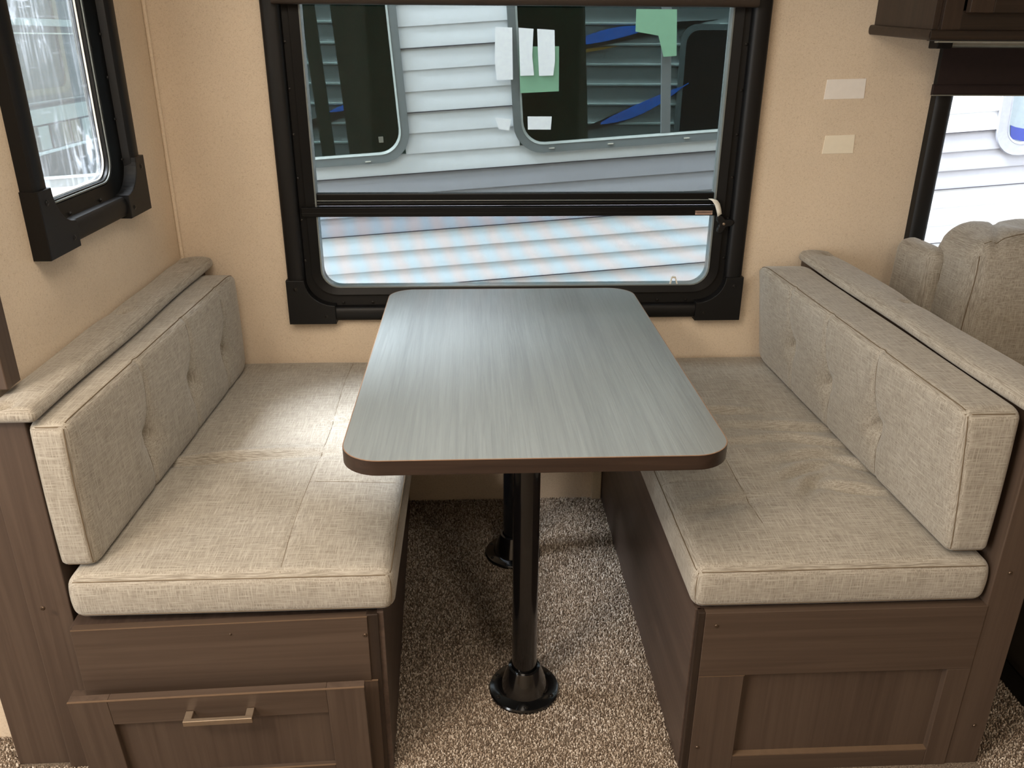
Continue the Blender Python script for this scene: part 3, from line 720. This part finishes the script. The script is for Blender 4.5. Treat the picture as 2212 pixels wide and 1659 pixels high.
me, _ = cushion((1.10, -1.02, .065), (2.5, -.25, .36), .02, soft(.004), .03); put('base', me, 'darkfabric', sf)
put('plinth', box((1.112, -1.0, 0), (2.45, -.27, .064), .004), 'black', sf)
me, _ = cushion((1.115, -1.04, .362), (2.5, -.25, .47), .035, soft(.006), .02); put('seat_cushion', me, 'fabric', sf)
me, _ = cushion((1.165, -.24, .35), (2.5, -.07, .84), .03, soft(.004), .03); put('back_frame', me, 'fabric', sf)
def puff(P, lo, hi):
    P = P.copy(); x, y, z = P[:, 0], P[:, 1], P[:, 2]; top = sst((z-hi[2]+.12)/.10); frt = (y < lo[1]+.05)
    u = (x-lo[0])/(hi[0]-lo[0]); h = (z-lo[2])/(hi[2]-lo[2])
    P[:, 1] -= .035*np.sin(np.clip(h, 0, 1)*np.pi)*np.clip(1-np.abs(2*u-1)**6, 0, 1)*frt
    P[:, 2] += top*(.022*np.clip(1-np.abs(2*u-1)**5, 0, 1)-.010*G((x-lo[0]-.10-.5*(y+.28))**2, .006)-.008*G((x-lo[0]-.22-.6*(y+.28))**2, .007)+.004*np.sin(x*46+y*20))
    P[:, 2] -= top*.022*G((x-lo[0])**2, .03); P[:, 0] += .012*np.sin(np.clip(h, 0, 1)*9)*(u < .04)*.4
    return P
me, srf = cushion((1.135, -.36, .46), (1.82, -.16, .925), .045, puff, .011); bc = put('back_cushion', me, 'fabric', sf)
put('seam', tube([tuple(p) for p in srf(np.array([(1.148, -.36, z) for z in np.linspace(.5, .90, 26)]))], .0013, 5), 'thread', bc)
put('seam', tube([tuple(p) for p in srf(np.array([(x, -.345, .925) for x in np.linspace(1.17, 1.80, 40)]))], .0013, 5), 'thread', bc)
me, srf = cushion((1.83, -.36, .46), (2.5, -.16, .925), .045, puff, .02); put('back_cushion', me, 'fabric', sf)

# ------------------------------------------------------------------ outside: ground
tag(put('ground', box((-9, -1.5, -.74), (12, 9, -.70)), 'asphalt', loc=(0, 3, -.7)), kind='structure')

# ---- white-sided trailer outside the big window; local frame (s along, q towards us, z up), leaning a little
TB = thing('travel_trailer', (0, 1.4, 0), 'white and grey ribbed trailer parked right outside the big window', 'trailer')
LOC = lambda s, z, q: (s, 1.4-q, z)
tilt = R(3.83)
def course(s0, s1, zb, h, mat, name='siding_board'):
    prof = []
    for k in range(8):
        u = k/7; prof.append((zb+h*(1-u), .009*math.sin(u*math.pi/2)**1.2+.007))
    prof += [(zb+.0005, .016), (zb, .010), (zb, -.02), (zb+h, -.02)]
    me = strip(prof, 'x', s0, s1, lambda w, d, t_: LOC(t_, w, d), 30)
    return put(name, me, mat, TB)
WIN = [(-2.2, -.334, .9449, 1.72), (.162, 1.75, .9449, 1.72), (2.375, 3.6, .7765, 1.45)]
ss0, ss1, h = -2.5, 5.2, .0843
for k in range(-11, 18):
    zb = .8605-h*k-h*.0; z0, z1 = zb, zb+h
    if zb > 1.85 or zb < -.5: continue
    mat = 'belt' if (z0 < .86 and z0 > .60) else 'siding'
    cuts = []
    for (a, b, c, d) in WIN:
        if z1 > c+.0 and z0 < d: cuts.append((a, b))
    edges = [ss0]+[e for c_ in cuts for e in c_]+[ss1]
    for i in range(0, len(edges), 2): course(edges[i], edges[i+1], zb, h, mat)
for i, z in enumerate((1.3665, 1.1135, .8605, .6076, .3547)):
    edges = [ss0]+[e for c_ in [(a, b) for (a, b, c, d) in WIN if c < z < d] for e in c_]+[ss1]
    for j in range(0, len(edges), 2): put('panel_joint', strip([(z-.0016, .019), (z+.0022, .019), (z+.0022, .0), (z-.0016, .0)], 'x', edges[j], edges[j+1], lambda w, d, t_: LOC(t_, w, d)), 'joint', TB)
def twindow(a, b, c, d, rr, fwid, mats, pane, label=None, muls=()):
    o = thing('window', (0, 0, 0)); o.parent = TB
    put('outer_frame', ring(rrect(a, b, c, d, rr), rrect(a+fwid, b-fwid, c+fwid, d-fwid, rr-fwid*.8), -.005, .030, LOC, .026), mats[0], o)
    put('bead', ring(rrect(a+fwid-.002, b-fwid+.002, c+fwid-.002, d-fwid+.002, rr-fwid*.8), rrect(a+fwid+.007, b-fwid-.007, c+fwid+.007, d-fwid-.007, rr-fwid*.9), -.01, .028, LOC, .02), mats[1], o)
    put('pane', prism(rrect(a+fwid*.6, b-fwid*.6, c+fwid*.6, d-fwid*.6, rr-fwid*.5), .004, .008, LOC), pane, o)
    for x in muls: put('mullion', prism([(x-.021, c+fwid*.8), (x+.021, c+fwid*.8), (x+.021, d-fwid*.8), (x-.021, d-fwid*.8)], .006, .020, LOC, .002), mats[0], o)
    return o
wa = twindow(-2.3, -.311, .917, 1.75, .125, .036, ('rub', 'bead'), 'darkglass')
wb_ = twindow(.139, 1.78, .910, 1.75, .125, .036, ('rub', 'bead'), 'darkglass', muls=(.808,))
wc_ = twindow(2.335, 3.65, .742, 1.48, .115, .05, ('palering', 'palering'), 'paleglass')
for o_, xs in ((wa, (-.50, -1.1)), (wb_, (.30, .56, .90))):
    for x in xs: put('drain_slot', prism([(x-.012, .925), (x+.012, .925), (x+.012, .929), (x-.012, .929)], .026, .032, LOC), 'white', o_)
put('stripe_decal', prism([(2.405, .875), (2.43, .865), (2.60, .825), (2.60, .775), (2.50, .795), (2.415, .815)], .008, .011, LOC), 'swblue', wc_)
put('glass_sticker', prism([(-.445, 1.0), (-.425, 1.0), (-.425, 1.025), (-.445, 1.025)], .008, .010, LOC), 'metaltrim', wa)
# what shows in the dark windows: curtain panels and the cabin
put('curtain', prism([(-.705, .90), (-.650, .90), (-.650, 1.76), (-.705, 1.76)], -.10, -.07, LOC), 'post', TB)
put('curtain', prism([(-.585, .90), (-.30, .90), (-.30, 1.76), (-.585, 1.76)], -.10, -.07, LOC), 'post', TB)
put('curtain', prism([(.10, .90), (.478, .90), (.478, 1.76), (.10, 1.76)], -.10, -.07, LOC), 'post', TB)
put('cabin_roof', box((-2.5, 1.42, 1.84), (5.2, 1.8, 1.90)), 'interior', TB)
put('cabin_floor', box((-2.5, 1.42, -.4), (5.2, 1.8, -.3)), 'interior', TB)
TB.rotation_euler = (0, -tilt, R(2))

# ---- reflection of a charcoal ribbed trailer, built solid behind the white one's glass
TD = thing('reflected_trailer', (0, 3.2, 0), 'reflection of a charcoal ribbed trailer with blue swooshes, built behind the dark windows', 'trailer')
k = 0; z = .40
while z < 1.95:
    hh = .118
    prof = [(z, 0), (z+.003, .016), (z+.018, .022), (z+.030, .010), (z+.050, .004), (z+.075, .006), (z+hh-.002, .003), (z+hh, 0), (z+hh, -.02), (z, -.02)]
    put('siding_board', strip(prof, 'x', -2.2, 3.6, lambda w, d, t_: (t_, 3.2-d, w), 30), 'ribs', TD)
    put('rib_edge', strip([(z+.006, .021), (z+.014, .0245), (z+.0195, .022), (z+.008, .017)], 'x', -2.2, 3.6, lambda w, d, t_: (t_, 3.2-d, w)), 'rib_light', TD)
    z += hh
BK3 = lambda a, b, d: (a, 3.2-d, b)
def swoosh(pts, w, mat):
    P = [Vector((p[0], p[1])) for p in pts]; n = len(P); top = []; bot = []
    for i, p in enumerate(P):
        t_ = i/(n-1); ww = w*math.sin(math.pi*min(1, t_*1.05+.02))**.8+.002; top.append((p.x, p.y+ww)); bot.append((p.x, p.y-ww))
    return prism(bot+top[::-1], .024, .029, BK3)
def arcpts(a, b, bow, n=14): return [(a[0]+(b[0]-a[0])*i/(n-1), a[1]+(b[1]-a[1])*i/(n-1)+bow*math.sin(math.pi*i/(n-1))) for i in range(n)]
put('black_swoosh', swoosh(arcpts((.45, 1.31), (1.42, 1.50), .02), .030, 'blackdecal'), 'blackdecal', TD)
put('blue_swoosh', swoosh(arcpts((.50, 1.35), (1.05, 1.46), .012), .032, 'blue'), 'blue', TD).location.y -= .004
put('black_swoosh', swoosh(arcpts((.60, .845), (1.32, 1.15), -.03), .034, 'blackdecal'), 'blackdecal', TD)
put('blue_swoosh', swoosh(arcpts((.72, .885), (1.27, 1.13), -.022), .034, 'blue'), 'blue', TD).location.y -= .004
put('gold_swoosh', swoosh(arcpts((.48, 1.30), (.80, 1.345), .0), .008, 'gold'), 'gold', TD).location.y -= .005
put('black_swoosh', swoosh(arcpts((-1.25, .84), (-.66, 1.08), -.02), .030, 'blackdecal'), 'blackdecal', TD)
put('blue_swoosh', swoosh(arcpts((-1.0, .955), (-.68, 1.07), -.01), .018, 'blue'), 'blue', TD).location.y -= .004
put('window_frame', ring(rrect(1.20, 2.2, .62, 1.475, .10), rrect(1.235, 2.165, .655, 1.44, .08), 0, .03, BK3), 'rub', TD)
put('window_pane', prism(rrect(1.22, 2.18, .64, 1.46, .09), .022, .027, BK3), 'blackdecal', TD)
put('body', box((-2.2, 3.22, .2), (3.6, 3.3, 2.2)), 'interior', TD)

# ---- paper reflections of the big window, added as solid sheets outside it
PB = lambda a, b, d: (a, 1.372-d, b)
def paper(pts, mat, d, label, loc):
    bm_ = prism(pts, d, d+.0012, PB); o = put('paper_reflection', bm_, mat, loc=loc); tag(o, label, 'paper')
paper([(-.008, 1.430), (.062, 1.427), (.066, 1.226), (-.002, 1.224), (-.010, 1.3)], 'paper', .008, 'reflection of a white paper sheet left of the dark window, over its grey frame edge', (.03, 1.36, 1.22))
paper([(.088, 1.427), (.150, 1.423), (.146, 1.32), (.155, 1.243), (.097, 1.241)], 'paper', .010, 'reflection of a narrow white paper at the left, in front of the green sheet', (.12, 1.36, 1.24))
paper([(.165, 1.423), (.237, 1.419), (.242, 1.30), (.236, 1.243), (.176, 1.241), (.17, 1.33)], 'paper', .010, 'reflection of a wider white paper at the right, in front of the green sheet', (.20, 1.36, 1.24))
paper([(.09, 1.355), (.258, 1.357), (.262, 1.180), (.098, 1.172)], 'green', .004, 'reflection of a green paper sheet behind the two white papers', (.17, 1.365, 1.17))
paper([(.573, 1.50), (.742, 1.50), (.755, 1.322), (.70, 1.318), (.672, 1.40), (.575, 1.415)], 'green', .006, 'reflection of a pale green sheet at the top of the dark window, beside its mullion', (.66, 1.365, 1.32))
paper([(-.009, 1.073), (.060, 1.067), (.050, 1.020), (.006, 1.026)], 'paper', .008, 'reflection of a small white paper scrap low beside the left edge of the dark window', (.02, 1.36, 1.02))
paper([(.130, 1.078), (.234, 1.078), (.231, 1.024), (.132, 1.024)], 'paper', .008, 'reflection of a small white paper scrap low inside the dark window corner', (.18, 1.36, 1.02))

# ---- grey trailer outside the left window, broadside to it
TC = thing('grey_trailer', (-3, 4, 0), 'grey trailer outside the left window, blurred by scuffed film', 'trailer')
SD = lambda a, b, d: (-3+d, a, b)
def slab(name, a0, a1, b0, b1, d, mat, par=None, d0=0): return put(name, prism([(a0, b0), (a1, b0), (a1, b1), (a0, b1)], d0, d, SD, .004), mat, par or TC)
slab('body_panel', 2.4, 4.30, .98, 1.75, .02, 'greybody', d0=-.3)
slab('body_panel', 4.305, 4.60, .98, 1.75, .0, 'dgrey', d0=-.3)
slab('body_panel', 4.605, 5.6, .98, 1.75, .01, 'greybody', d0=-.3)
wq = thing('window', (0, 0, 0)); wq.parent = TC
put('outer_frame', ring(rrect(2.7, 4.06, 1.02, 1.9, .10), rrect(2.75, 4.0, 1.06, 1.86, .07), .02, .04, SD), 'tan', wq)
put('pane', prism(rrect(2.74, 4.01, 1.05, 1.87, .08), .02, .028, SD), 'greybody', wq)
slab('white_rail', 2.4, 5.6, 1.445, 1.49, .06, 'bead')
slab('thin_rail', 2.4, 5.6, 1.395, 1.405, .05, 'white')
slab('white_band', 2.4, 5.6, .84, .94, .04, 'bead', d0=-.3)
for i in range(10): slab('tan_block', 3.3+i*.16, 3.45+i*.16, .68, .83, .03+.01*(i % 3), ('tan', 'bead', 'greybody', 'tan')[i % 4], d0=-.3)
slab('sill_band', 2.4, 5.6, .655, .675, .05, 'siding', d0=-.3)
slab('body_panel', 2.4, 5.6, .42, .65, .0, 'dgrey', d0=-.3)
put('pipe', tube([(-2.9, 2.6, .55), (-2.9, 5.2, .33)], .018, 10), 'white', TC)
slab('white_ledge', 2.4, 5.6, .10, .36, .10, 'siding', d0=-.3)
slab('skirt', 2.4, 5.6, -.68, .09, .05, 'siding', d0=-.3)
